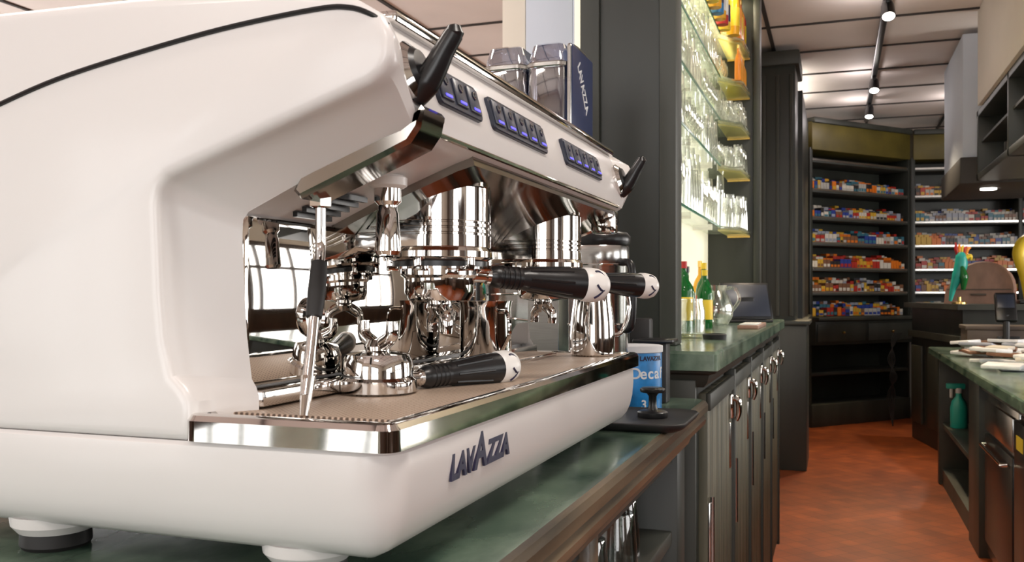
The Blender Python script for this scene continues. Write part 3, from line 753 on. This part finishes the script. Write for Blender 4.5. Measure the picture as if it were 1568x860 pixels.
# tall dark furniture added out of view to darken the polished steel's reflections
def added_dresser(x,y,h,w):
    p=B("added_dresser")
    p.box((x,y,-1.2),(x+.55,y+w,h),ADDWAINS,.01); p.box((x-.05,y-.05,h),(x+.6,y+w+.05,h+.05),ADDWAINS,.01)
    for z in (-.9,-.5,-.1): p.box((x-.015,y+.05,z),(x+.005,y+w-.05,z+.33),BROWN,.006); p.lathe([(0,0),(.015,0),(.02,.02),(0,.03)],BRASS,T(x-.015,y+w/2,z+.17)@Matrix.Rotation(-math.pi/2,4,'Y'),n=12)
    p.done(30)
added_dresser(2.6,-.55,.35,.7); added_dresser(2.9,2.12,1.15,.66); added_dresser(2.95,-3.0,.9,.75)

def spotfix(name,x,y,tx,ty,pw,col=(1,.9,.75)):
    b_=B(name)
    b_.box((x-.012,y-.03,1.62),(x+.012,y+.03,1.6548),BLACK,.003)
    d=Vector((tx-x,ty-y,-1.6)).normalized()
    Q=T(x,y,1.60)@d.to_track_quat('Z','Y').to_matrix().to_4x4()
    b_.lathe([(0,-.03),(.03,-.03),(.035,-.01),(.038,.07),(.034,.07),(.032,.066)],BLACK,Q,n=20)
    b_.lathe([(0,.069),(.033,.069)],LENS,Q,n=20)
    b_.done(40)
    l=bpy.data.lights.new("spot_bulb",'SPOT'); l.energy=pw; l.spot_size=math.radians(80); l.spot_blend=.6; l.color=col; l.shadow_soft_size=.04
    o=bpy.data.objects.new("spot_bulb",l); scene.collection.objects.link(o)
    o.location=Vector((x,y,1.60))+d*.09; o.rotation_euler=(-d).to_track_quat('Z','Y').to_euler()
    l=bpy.data.lights.new("spot_spill",'POINT'); l.energy=2.5; l.color=(1,.9,.9); l.shadow_soft_size=.03
    o=bpy.data.objects.new("spot_spill",l); scene.collection.objects.link(o); o.location=(x-.10,y,1.52)
b_=B("light_track"); b_.box((.250,3.0,1.655),(.290,9.4,1.69),BLACK,.003); b_.done(30)
b_=B("light_track"); b_.box((1.045,7.6,1.655),(1.085,9.4,1.69),BLACK,.003); b_.done(30)
spotfix("track_spotlight",.27,5.5,.35,4.6,110,(1,.80,.55))
spotfix("track_spotlight",.27,7.45,.25,6.6,120,(1,.80,.55))
spotfix("track_spotlight",.27,8.5,.2,7.9,80,(1,.72,.36))
spotfix("track_spotlight",1.065,8.6,1.1,8.0,80)
spotfix("track_spotlight",.27,3.6,.2,4.4,55,(1,.82,.6))

def area(name,loc,rot,sx,sy,pw,col=(1,1,1)):
    l=bpy.data.lights.new(name,'AREA'); l.shape='RECTANGLE'; l.size=sx; l.size_y=sy; l.energy=pw; l.color=col
    o=bpy.data.objects.new(name,l); scene.collection.objects.link(o); o.location=loc; o.rotation_euler=rot
for x in (-3.75,-1.4,1.0): area("window_daylight",(x,YF-.2,.42),(math.radians(90),0,0),1.8,1.8,44,(1,.975,.96))
for y,pw in ((-1.3,22),(1.2,22),(3.7,60),(6.15,115)): area("window_daylight",(XR+.2,y,.47),(0,math.radians(90),0),1.55,1.8,pw,(1,.96,.92))
for y,pw in ((-.25,50),(3.25,75),(6.75,130)): area("window_daylight",(XL-.2,y,.4),(0,math.radians(-90),0),1.8,2.5,pw,(1,.97,.94))
for i,(x,y) in enumerate(((.55,.3),(-1.9,.8),(.6,2.6),(-1.9,-1.5),(.6,-1.6))):  # out-of-view ceiling lamps, added as fill light around the machine
    b_=B("added_ceiling_lamp"); b_.box((x-.32,y-.17,1.665),(x+.32,y+.17,1.70),WHITE2,.004); b_.done(30)
    area("added_ceiling_fill",(x,y,1.66),(0,0,0),.6,.3,17,(1,.92,.84))
area("added_uplight",(-.42,7.8,1.52),(math.radians(180),0,0),.2,1.2,6,(1,.93,.85))  # hidden uplight added above the cabinet to brighten the far ceiling
for y in (2.4,3.1,3.9): area("shelf_strip_light",(-.45,y,1.35),(0,0,0),.06,.6,8,(1,.88,.60))

w=bpy.data.worlds.new("World"); scene.world=w; w.use_nodes=True
w.node_tree.nodes["Background"].inputs[0].default_value=(.9,.95,1,1); w.node_tree.nodes["Background"].inputs[1].default_value=1.1

# ------------------------------------------------------------------ CAMERA
cd=bpy.data.cameras.new("camera"); cam=bpy.data.objects.new("camera",cd); scene.collection.objects.link(cam)
cd.sensor_width=36; cd.lens=32.03; cd.shift_y=.0128; cd.clip_start=.01
cd.dof.use_dof=True; cd.dof.focus_distance=1.0; cd.dof.aperture_fstop=22
cam.rotation_euler=(math.radians(90),0,math.radians(19.6)); scene.camera=cam
scene.view_settings.view_transform='Standard'
scene.view_settings.look='None'
for o in scene.objects:
    if o.parent is None: o.location.z+=H
